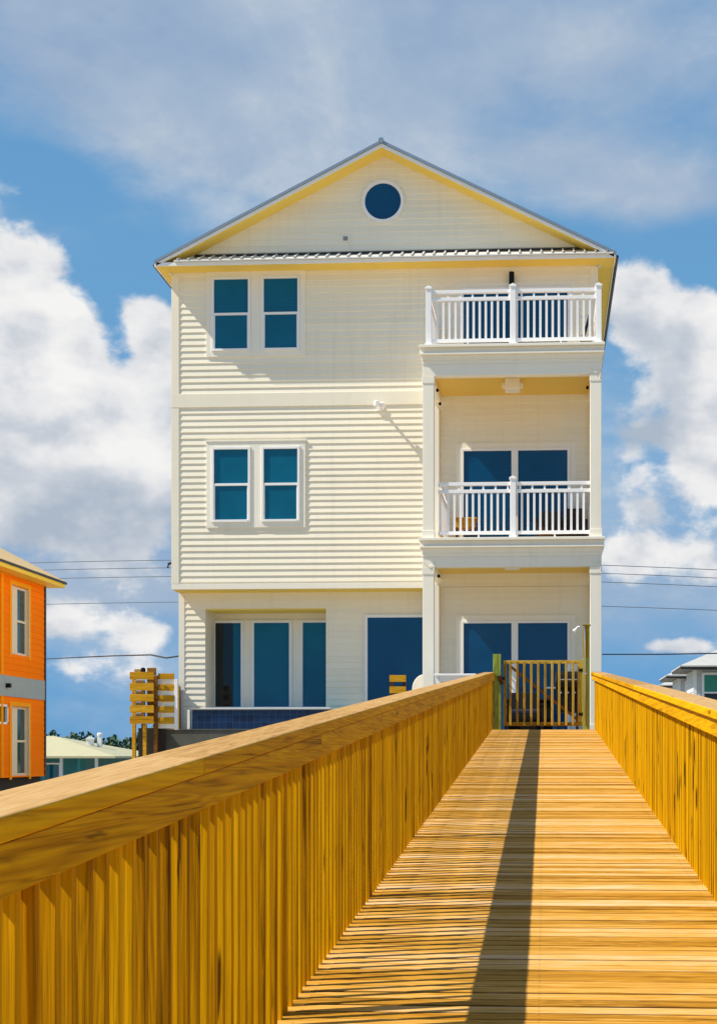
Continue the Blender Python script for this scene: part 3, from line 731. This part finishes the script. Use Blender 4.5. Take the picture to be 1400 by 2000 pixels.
# ================================================================== PATIO OBJECTS
# tiled spa and the retaining wall under it
spa = thing('tiled_spa', (-5.6, 28.9, .1), 'low raised spa faced with square navy blue tiles under the recessed windows', 'spa')
mb = MB(); mb.box(-7.36, -3.95, 28.60, 28.75, .10, .50); mb.box(-7.36, -7.21, 28.75, 29.78, .10, .50); mb.box(-4.10, -3.95, 28.75, 29.78, .10, .50); mb.build('tile_wall', 'blue_tile', spa)
mb = MB(); mb.box(-7.40, -3.91, 28.56, 28.80, .5005, .53); mb.box(-7.40, -7.16, 28.8005, 29.78, .5005, .53); mb.box(-4.15, -3.91, 28.8005, 29.78, .5005, .53); mb.build('coping', 'concrete', spa, bevel=.01)
mb = MB(); mb.box(-7.21, -4.10, 28.75, 29.78, .12, .43); mb.build('water', 'teal_glass', spa)
mb = MB(); mb.box(-7.46, -7.405, 28.58, 28.70, .10, .50); mb.build('end_trim', 'white_trim', spa, bevel=.004)
rw_ = MB(); rw_.box(-8.05, -2.39, 28.52, 29.82, GZ-.5, .085); rw_.box(-8.07, -2.39, 28.50, 29.82, .0855, .10)
tag(rw_.build('retaining_wall', 'dark_concrete', bevel=.01), 'dark grey concrete retaining wall below the blue tiled spa', 'retaining wall')

# slatted shower stall left of the house
st_ = thing('slatted_stall', (-8.1, 28.2, -.2), 'yellow pine slatted stall standing at the left corner of the cream house', 'stall')
SY = 28.0
for k in range(5):
    z = .20+k*.228
    mb = MB(); mb.box(-8.50, -8.00, SY-.02, SY, z, z+.155); mb.build('front_slat', 'slat_wood', st_, bevel=.003)
    mb = MB(); mb.box(-7.965, -7.63, SY+.18, SY+.20, z+.01, z+.135); mb.build('side_slat', 'slat_wood', st_, bevel=.003)
    mb = MB(); mb.box(-7.965, -7.63, SY+.205, SY+.225, z-.09, z+.005); mb.build('pale_slat', 'cream_trim', st_, bevel=.003)
    mb = MB(); mb.box(-8.42, -8.20, SY+.03, SY+.05, z+.15, z+.215); mb.build('back_slat', 'pale_wood', st_, bevel=.003)
    mb = MB(); mb.box(-8.19, -8.0, SY+.16, SY+.18, z+.10, z+.25); mb.build('inner_slat', 'dull_wood', st_, bevel=.003)
for x, yy, zt, m in ((-8.44, SY+.09, 1.25, 'slat_wood'), (-7.985, SY+.10, 1.20, 'dull_wood'), (-8.215, SY+.10, .19, 'slat_wood'), (-8.44, SY+.75, 1.1, 'brown_wood')):
    mb = MB(); mb.box(x-.035, x+.035, yy-.035, yy+.035, GZ-.4, zt); mb.build('post', m, st_, bevel=.004)
mb = MB(); mb.box(-7.62, -7.55, SY+.16, SY+.23, .08, 1.12); mb.build('white_post', 'white_trim', st_, bevel=.004)
mb = MB(); mb.box(-8.38, -7.93, 29.70, 29.76, .12, 1.08); mb.build('back_panel', 'slat_wood', st_)
mb = MB(); mb.box(-8.38, -7.93, 29.765, 29.82, GZ, 1.05); mb.build('post', 'brown_wood', st_)
mb = MB(); mb.box(-8.40, -7.9, SY+.25, SY+.9, -1.4, .12); mb.build('dark_base', 'dark_understory', st_)
mb = MB(); mb.lathe(-8.24, SY+.05, [(.03, 1.255), (.055, 1.28), (.05, 1.34), (.02, 1.36)], 10); mb.build('cap_lamp', 'black_plastic', st_)

# wooden slatted screen in front of the patio door
sc_ = thing('slatted_screen', (-2.9, 26.9, 0), 'short wooden slatted screen beside the white porch post', 'screen')
for k in range(5):
    z = .10+k*.222
    mb = MB(); mb.box(-3.02, -2.70, 26.88, 26.90, z, z+.13); mb.build('slat', 'slat_wood', sc_, bevel=.003)
for x in (-2.98, -2.74):
    mb = MB(); mb.box(x-.03, x+.03, 26.902, 26.96, -.03, 1.13); mb.build('post', 'brown_wood', sc_)

def round_chair(x, y):
    t = thing('patio_chair', (x, y, -.03), 'white moulded chair with tall rounded back against the porch post', 'chair')
    mb = MB(); P = [(x-.25, .40)]+[(x-.25*math.cos(a), .86+.30*math.sin(a)) for a in [math.pi/2*k/8 for k in range(9)]]+[(x+.25*math.sin(a), .86+.30*math.cos(a)) for a in [math.pi/2*k/8 for k in range(1, 9)]]+[(x+.25, .40)]
    mb.prism(P, 'y', y, y+.035); mb.build('backrest', 'cream_trim', t, bevel=.01)
    mb = MB(); mb.box(x-.23, x+.23, y+.036, y+.50, .38, .42); mb.build('seat', 'cream_trim', t, bevel=.012)
    for a in (-1, 1):
        mb = MB(); mb.box(x+a*.25-.03, x+a*.25+.03, y+.04, y+.50, .60, .63); mb.build('armrest', 'cream_trim', t, bevel=.008)
        for d in (.02, .45):
            mb = MB(); mb.bar((x+a*.24, y+d, -.03), (x+a*.24, y+d, .379), .045); mb.build('leg', 'cream_trim', t, bevel=.006)
round_chair(-2.37, 27.30)

tb = thing('bar_table', (-1.75, 26.5, -.03), 'white bar height table standing at the porch front', 'table')
mb = MB(); mb.box(-2.10, -1.30, 26.3, 26.8, 1.07, 1.11); mb.build('tabletop', 'white_vinyl', tb, bevel=.008)
mb = MB(); mb.box(-2.03, -1.37, 26.36, 26.74, .98, 1.069); mb.build('apron', 'white_trim', tb)
for x in (-2.04, -1.36):
    for yy in (26.36, 26.74):
        mb = MB(); mb.bar((x, yy, -.03), (x, yy, 1.069), .05); mb.build('leg', 'white_vinyl', tb)

gr = thing('barbecue_grill', (.42, 26.0, -.03), 'black barbecue grill with chrome handle behind the wooden gate', 'grill')
mb = MB(); mb.box(.22, .64, 25.80, 26.25, .35, .80); mb.build('cart', 'black_metal', gr, bevel=.01)
mb = MB(); mb.prism([(25.78, .805), (25.78, .92), (25.84, 1.06), (25.97, 1.13), (26.12, 1.10), (26.24, .95), (26.24, .805)], 'x', .20, .66); mb.build('hood', 'black_metal', gr, bevel=.015)
mb = MB(); mb.tube([(.26, 25.76, .95), (.26, 25.72, .96), (.60, 25.72, .96), (.60, 25.76, .95)], .012, 8); mb.build('handle', 'chrome', gr)
mb = MB(); mb.box(.02, .215, 25.82, 26.2, .80, .83); mb.build('side_shelf', 'chrome', gr, bevel=.005)
mb = MB()
for k in range(3): mb.tube([(.30+k*.13, 25.80, .72), (.30+k*.13, 25.765, .72)], .02, 12)
mb.build('knob', 'chrome', gr)
for x in (.25, .61):
    for yy in (25.84, 26.21):
        mb = MB(); mb.bar((x, yy, -.03), (x, yy, .349), .035); mb.build('leg', 'black_metal', gr)

def lounge(name, x, y, z, label, mat='dark_wicker', w=.62, h=.85, cush=None, group=None):
    t = thing(name, (x, y, z), label, 'chair', group)
    mb = MB(); mb.box(x-w/2, x+w/2, y, y+.58, z+.26, z+.36); mb.build('seat', mat, t, bevel=.015)
    mb = MB(); mb.hexa([(x-w/2, y+.50, z+.36), (x+w/2, y+.50, z+.36), (x+w/2, y+.56, z+.36), (x-w/2, y+.56, z+.36), (x-w/2+.03, y+.64, z+h), (x+w/2-.03, y+.64, z+h), (x+w/2-.03, y+.70, z+h), (x-w/2+.03, y+.70, z+h)]); mb.build('backrest', mat, t, bevel=.015)
    for a in (-1, 1):
        mb = MB(); mb.box(x+a*(w/2+.03)-.03, x+a*(w/2+.03)+.03, y, y+.60, z+.52, z+.57); mb.build('armrest', mat, t, bevel=.01)
        for d in (.04, .54):
            mb = MB(); mb.bar((x+a*(w/2+.03), y+d, z), (x+a*(w/2+.03), y+d, z+.519), .05); mb.build('leg', mat, t)
    if cush:
        mb = MB(); mb.box(x-w/2+.02, x+w/2-.02, y+.01, y+.50, z+.361, z+.46); mb.build('cushion', cush, t, bevel=.03)
lounge('lounge_chair', -.38, 26.2, -.03, 'dark lounge chair with navy cushion seen through the gate pickets', 'black_plastic', .60, .80, 'navy_fabric')
db = thing('deck_box', (-.25, 27.3, -.03), 'low black deck box against the ground floor sliding door behind the gate', 'storage box')
mb = MB(); mb.box(-.78, .16, 27.0, 27.6, -.01, .60); mb.build('bin', 'black_plastic', db, bevel=.02)
mb = MB(); mb.box(-.81, .19, 26.97, 27.63, .601, .66); mb.build('lid', 'black_plastic', db, bevel=.02)
lounge('lounge_chair', .12, 28.0, 3.801, 'dark brown wicker chair beside the middle of the second floor balcony', 'dark_wicker', .52, .80)
lounge('lounge_chair', .62, 28.25, 3.801, 'dark brown wicker chair at the right end of the second floor balcony', 'dark_wicker', .40, .90)
sd = thing('side_table', (-1.6, 28.3, 3.801), 'small orange wooden side table behind the second floor railing', 'table')
mb = MB(); mb.box(-1.83, -1.38, 28.1, 28.5, 4.36, 4.40); mb.build('tabletop', 'slat_wood', sd, bevel=.005)
mb = MB(); mb.box(-1.80, -1.41, 28.13, 28.47, 4.20, 4.359); mb.build('drawer_box', 'slat_wood', sd)
for x in (-1.79, -1.42):
    for yy in (28.14, 28.46):
        mb = MB(); mb.bar((x, yy, 3.801), (x, yy, 4.199), .04); mb.build('leg', 'brown_wood', sd)
fc = thing('folding_chair', (.85, 28.2, 7.571), 'black folding chair leaning at the right end of the top balcony', 'chair')
for dy in (-.2, .2):
    mb = MB(); mb.bar((.66, 28.2+dy, 7.58), (.90, 28.2+dy, 8.45), .035); mb.build('frame', 'black_metal', fc)
    mb = MB(); mb.bar((.93, 28.2+dy, 7.58), (.76, 28.2+dy, 8.05), .03); mb.build('leg', 'black_metal', fc)
mb = MB(); mb.bar((.80, 28.2, 8.12), (.88, 28.2, 8.40), .36, .02, (1, 0, 0)); mb.build('backrest', 'black_plastic', fc)
mb = MB(); mb.box(.72, .96, 28.02, 28.38, 7.95, 7.98); mb.build('seat', 'black_plastic', fc)

# ================================================================== NEIGHBOURS
def hip_roof(mb, x0, x1, y0, y1, z, pitch, th=.10):
    h = min(x1-x0, y1-y0)/2; t = math.tan(pitch)*h
    if x1-x0 > y1-y0: r0, r1 = (x0+h, (y0+y1)/2, z+t), (x1-h, (y0+y1)/2, z+t)
    else: r0, r1 = ((x0+x1)/2, y0+h, z+t), ((x0+x1)/2, y1-h, z+t)
    c = [mb.v(x0, y0, z), mb.v(x1, y0, z), mb.v(x1, y1, z), mb.v(x0, y1, z)]; d = [mb.v(x0, y0, z-th), mb.v(x1, y0, z-th), mb.v(x1, y1, z-th), mb.v(x0, y1, z-th)]
    a, b2 = mb.v(*r0), mb.v(*r1); F = mb.bm.faces.new
    if x1-x0 > y1-y0: F([c[0], c[1], b2, a]); F([c[1], c[2], b2]); F([c[2], c[3], a, b2]); F([c[3], c[0], a])
    else: F([c[0], c[1], a]); F([c[1], c[2], b2, a]); F([c[2], c[3], b2]); F([c[3], c[0], a, b2])
    for i in range(4): F([c[i], d[i], d[(i+1) % 4], c[(i+1) % 4]])
    F(d[::-1])

# orange house on the left: we look along its right-hand side wall
oh = thing('orange_house', (-19, 36, GZ), 'bright orange two storey house with pale hip roof at the left edge', 'house')
OX = -14.69
holes = [(37.42, 38.72, 2.36, 4.28), (37.42, 38.72, -1.02, .92), (36.3, 37.16, .40, .94)]
mb = MB(); siding(mb, 28, 40, -1.06, 1.17, fxp(OX), holes, .17, .016); siding(mb, 28, 40, 1.74, 4.525, fxp(OX), holes, .17, .016)
mb.box(-24.5, OX-.15, 28, 40, -1.06, 4.525)
mb.box(OX-.15, OX, 28, 36.3, -1.06, 4.525); mb.box(OX-.15, OX, 36.3, 37.16, -1.06, .40); mb.box(OX-.15, OX, 36.3, 37.16, .94, 4.525); mb.box(OX-.15, OX, 37.16, 37.42, -1.06, 4.525)
mb.box(OX-.15, OX, 37.42, 38.72, -1.06, -1.02); mb.box(OX-.15, OX, 37.42, 38.72, .92, 2.36); mb.box(OX-.15, OX, 37.42, 38.72, 4.28, 4.525); mb.box(OX-.15, OX, 38.72, 40, -1.06, 4.525)
mb.build('wall', 'orange_siding', oh)
mb = MB(); mb.box(OX-.01, OX+.035, 27.98, 40.02, 1.171, 1.739); mb.build('belt_band', 'grey_blue_band', oh)
mb = MB(); mb.box(OX-.01, OX+.04, 36.66, 36.80, -1.05, 1.165); mb.box(OX-.01, OX+.04, 36.66, 36.80, 1.745, 4.52)
for h in holes[:2]: mb.box(OX+.001, OX+.03, h[0]-.13, h[0]-.002, h[2]-.1, h[3]+.12); mb.box(OX+.001, OX+.03, h[1]+.002, h[1]+.13, h[2]-.1, h[3]+.12); mb.box(OX+.001, OX+.031, h[0]-.0015, h[1]+.0015, h[3]+.002, h[3]+.12)
mb.build('trim_board', 'orange_trim', oh)
mb = MB(); mb.box(OX-.02, OX+.04, 39.93, 40.03, -1.06, 4.52); mb.build('downspout', 'drip_metal', oh)
for i, h in enumerate(holes[:2]):
    mb = MB(); y0, y1, z0, z1 = h; w = .07
    for (a, b2, c2, d2) in ((y0, y0+.62, z0, z1), (y1-w, y1, z0, z1), (y0+.62, y1-w, z1-w, z1), (y0+.62, y1-w, z0, z0+w), (y0+.62, y1-w, (z0+z1)/2-.03, (z0+z1)/2+.03)): mb.box(OX-.13, OX-.06, a, b2, c2, d2)
    mb.box(OX-.148, OX+.04, y0+.001, y0+.05, z0+.001, z1-.001) if False else None
    f = mb.build('window' if i == 0 else 'door', 'tan_trim', oh)
    mb = MB(); mb.box(OX-.11, OX-.10, y0+.62, y1-w, z0+w, z1-w); mb.build('pane', 'smoke_glass', f)
    for a, b2 in ((y1-.022, y1-.001), (y0+.001, y0+.022)): mb = MB(); mb.box(OX-.145, OX+.03, a, b2, z0, z1); mb.build('jamb', 'tan_trim', f)
h = holes[2]; mb = MB()
for (a, b2, c2, d2) in ((h[0], h[0]+.06, h[2], h[3]), (h[1]-.06, h[1], h[2], h[3]), (h[0], h[1], h[3]-.06, h[3]), (h[0], h[1], h[2], h[2]+.06)): mb.box(OX-.06, OX+.03, a+.001, b2-.001, c2, d2)
f = mb.build('window', 'white_trim', oh); mb = MB(); mb.box(OX-.05, OX-.04, h[0]+.06, h[1]-.06, h[2]+.06, h[3]-.06); mb.build('pane', 'dark_glass', f)
mb = MB(); hip_roof(mb, -25.1, -14.22, 27.4, 40.45, 4.72, R(30), .03); rf = mb.build('roof', 'tan_shingle', oh)
mb = MB(); mb.box(-14.235, -14.195, 27.4, 40.47, 4.64, 4.70); mb.box(-25.1, -14.195, 40.47, 40.51, 4.64, 4.70); mb.build('gutter', 'drip_metal', rf)
mb = MB(); mb.box(-25.0, -14.24, 27.5, 40.45, 4.53, 4.56); mb.box(-14.275, -14.237, 27.5, 40.45, 4.561, 4.685); mb.build('soffit', 'orange_soffit', rf)
mb = MB(); mb.box(OX+.001, OX+.16, 36.95, 37.08, 1.40, 1.52); mb.build('wall_lamp', 'black_metal', oh, bevel=.02)
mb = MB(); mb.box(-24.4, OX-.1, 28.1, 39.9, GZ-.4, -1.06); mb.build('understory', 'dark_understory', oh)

# low teal pavilion behind it
tv = thing('teal_house', (-31, 84, GZ), 'low teal house with beige hip roof and white cupola in the far left', 'house')
mb = MB(); mb.box(-36, -27.2, 80.8, 90, GZ-.3, -.58); mb.build('wall', 'teal_paint', tv)
mb = MB(); hip_roof(mb, -37.2, -25.03, 79.6, 91, -.50, R(12.5), .12); rf = mb.build('roof', 'beige_roof', tv)
mb = MB(); mb.box(-28.3, -27.95, 84.2, 84.6, .15, .55); mb.prism([(-28.36, .551), (-27.89, .551), (-28.12, .72)], 'y', 84.1, 84.7); mb.build('cupola', 'white_trim', rf)
mb = MB(); mb.box(-27.75, -27.5, 84.6, 84.85, .1, .75); mb.lathe(-27.62, 84.72, [(.1, .75), (.17, .78), (.17, .9), (.1, .95)], 10); mb.build('chimney', 'white_trim', rf)
for k in range(6):
    mb = MB(); x = -26.3-k*1.05; mb.box(x-.08, x+.08, 80.0, 80.16, GZ-.3, -.62); mb.build('post', 'teal_paint' if k % 2 else 'grey_white_siding', tv)
for x in (-29.2, -31.4):
    mb = MB(); mb.box(x-.5, x+.5, 80.72, 80.79, -2.2, -.9); f = mb.build('window', 'white_trim', tv); mb = MB(); mb.box(x-.42, x+.42, 80.70, 80.715, -2.1, -1.0); mb.build('pane', 'teal_glass', f)

# pale houses on the right, one behind another
def pale_house(D, xe, ze, depth, w, label, pitch=24):
    t = thing('pale_house', (xe+w/2, D, GZ), label, 'house', 'pale houses beyond the right railing')
    x0 = xe+.55; y0 = D+.55; zw = ze-.12
    mb = MB(); siding(mb, x0, xe+w-.55, GZ, zw, fy(y0), (), .18, .02); siding(mb, y0, D+depth-.4, GZ, zw, fxn(x0), (), .18, .02); mb.box(x0, xe+w-.55, y0, D+depth-.4, GZ-.3, zw); mb.build('wall', 'grey_white_siding', t)
    mb = MB(); hip_roof(mb, xe, xe+w, D, D+depth, ze, R(pitch), .05); rf = mb.build('roof', 'grey_roof', t)
    mb = MB(); mb.box(xe+.02, xe+w-.02, D+.02, D+depth-.02, ze-.13, ze-.051); mb.build('eave', 'drip_metal', rf)
    for wx in (x0+.28, x0+1.9):
        mb = MB(); z0, z1 = ze-1.35, ze-.22
        mb.box(wx, wx+.75, y0-.07, y0-.02, z0, z1); f = mb.build('window', 'white_trim', t, bevel=.01)
        mb = MB(); mb.box(wx+.09, wx+.66, y0-.075, y0-.071, z0+.42, z1-.10); mb.build('pane', 'green_glass', f)
        mb = MB(); mb.box(wx+.09, wx+.66, y0-.076, y0-.0712, z0+.08, z0+.36); mb.build('lower_pane', 'dark_glass', f)
    mb = MB(); mb.box(x0-.02, x0+.10, y0-.025, y0, GZ, zw); mb.build('corner_board', 'white_trim', t)
pale_house(50, 4.85, 2.78, 3.4, 9, 'pale grey house with green window glass, nearest of the right hand row')
pale_house(58, 5.05, 2.90, 3.4, 8, 'pale grey house whose roof corner shows between the other two')
pale_house(68, 5.60, 3.00, 4.0, 8, 'farthest pale house, only its roof tip showing above the rail')

# far wood
def treeline():
    mb = MB(); rr = random.Random(5)
    x = -100
    while x < 75:
        yb = 168+rr.uniform(-8, 10); h = rr.uniform(4.5, 6.8); w = rr.uniform(1.6, 3.2)
        for k in range(300):
            a = rr.uniform(0, 2*math.pi); e = rr.uniform(-.4, 1); q = rr.random()**.4
            p = Vector((x+math.cos(a)*w*q*math.sqrt(max(0, 1-e*e)), yb+math.sin(a)*w*q, GZ+h*.45+h*.52*e*q))
            s_ = rr.uniform(.18, .42); u = Vector((rr.uniform(-1, 1), rr.uniform(-1, 1), rr.uniform(-1, 1))).normalized(); v = u.orthogonal().normalized()
            mb.face([p-u*s_, p+v*s_*.7, p+u*s_, p-v*s_*.7])
        mb.tube([(x, yb, GZ-.2), (x+.1, yb, GZ+h*.6)], [.18, .08], 5)
        x += rr.uniform(1.2, 2.4)
    o = mb.build('treeline', 'dark_foliage'); tag(o, 'dark green wood on the far horizon', 'trees', None, 'stuff')
treeline()

# overhead wires (they run behind the house)
def wire(pts, r, label, group='thin overhead wires behind the house'):
    P = []; xs = [p[0] for p in pts]
    def lag(x):
        t = 0
        for i, (xi, _, zi) in enumerate(pts):
            q = zi
            for j, (xj, _, _) in enumerate(pts):
                if j != i: q *= (x-xj)/(xi-xj)
            t += q
        return t
    n = 40
    for k in range(n+1):
        x = xs[0]+(xs[-1]-xs[0])*k/n; P.append((x, pts[0][1], lag(x)))
    mb = MB(); mb.tube(P, r, 6); o = mb.build('power_line', 'cable_grey'); tag(o, label, 'power line', group)
f_, psi_ = 2700, math.atan(146/2700)
def at(u, v, Y):
    t = (u-917)/f_; x = Y*(t*math.cos(psi_)-math.sin(psi_))/(math.cos(psi_)+t*math.sin(psi_)); d = -x*math.sin(psi_)+Y*math.cos(psi_)
    return (x, Y, CAMZ+(1475-v)*d/f_)
for vl, vm, vr, lab in ((1104, 1094, 1113, 'topmost thin overhead wire crossing behind the cream house'), (1118, 1109, 1129, 'second thin overhead wire from the top behind the house'),
                        (1135, 1126, 1146, 'third thin overhead wire from the top behind the house'), (1184, 1176, 1192, 'lowest thin overhead wire, well below the other three')):
    wire([at(-900, vl+60, 62), at(90, vl, 62), at(335, vm, 62), at(1400, vr, 62), at(2300, vr+20, 62)] if False else [at(-400, vl+14, 62), at(335, vm, 62), at(1400, vr, 62)], .016, lab)
P = [at(1175, 1278, 48), at(1290, 1278, 48), at(1400, 1276, 48), at(1700, 1268, 48)]
mb = MB(); mb.tube(P, .024, 6); tag(mb.build('power_line', 'cable_black'), 'thick dark cable running low to the right of the house', 'power line')
P = [at(-300, 1302, 70), at(88, 1287, 46), at(220, 1281, 37), at(295, 1279, 32.5), at(325, 1285, 30.4), (-7.92, 30.0, 1.75)]
mb = MB(); mb.tube(P, .019, 6); tag(mb.build('power_line', 'cable_black'), 'thick dark cable drooping to the left wall of the cream house', 'power line')
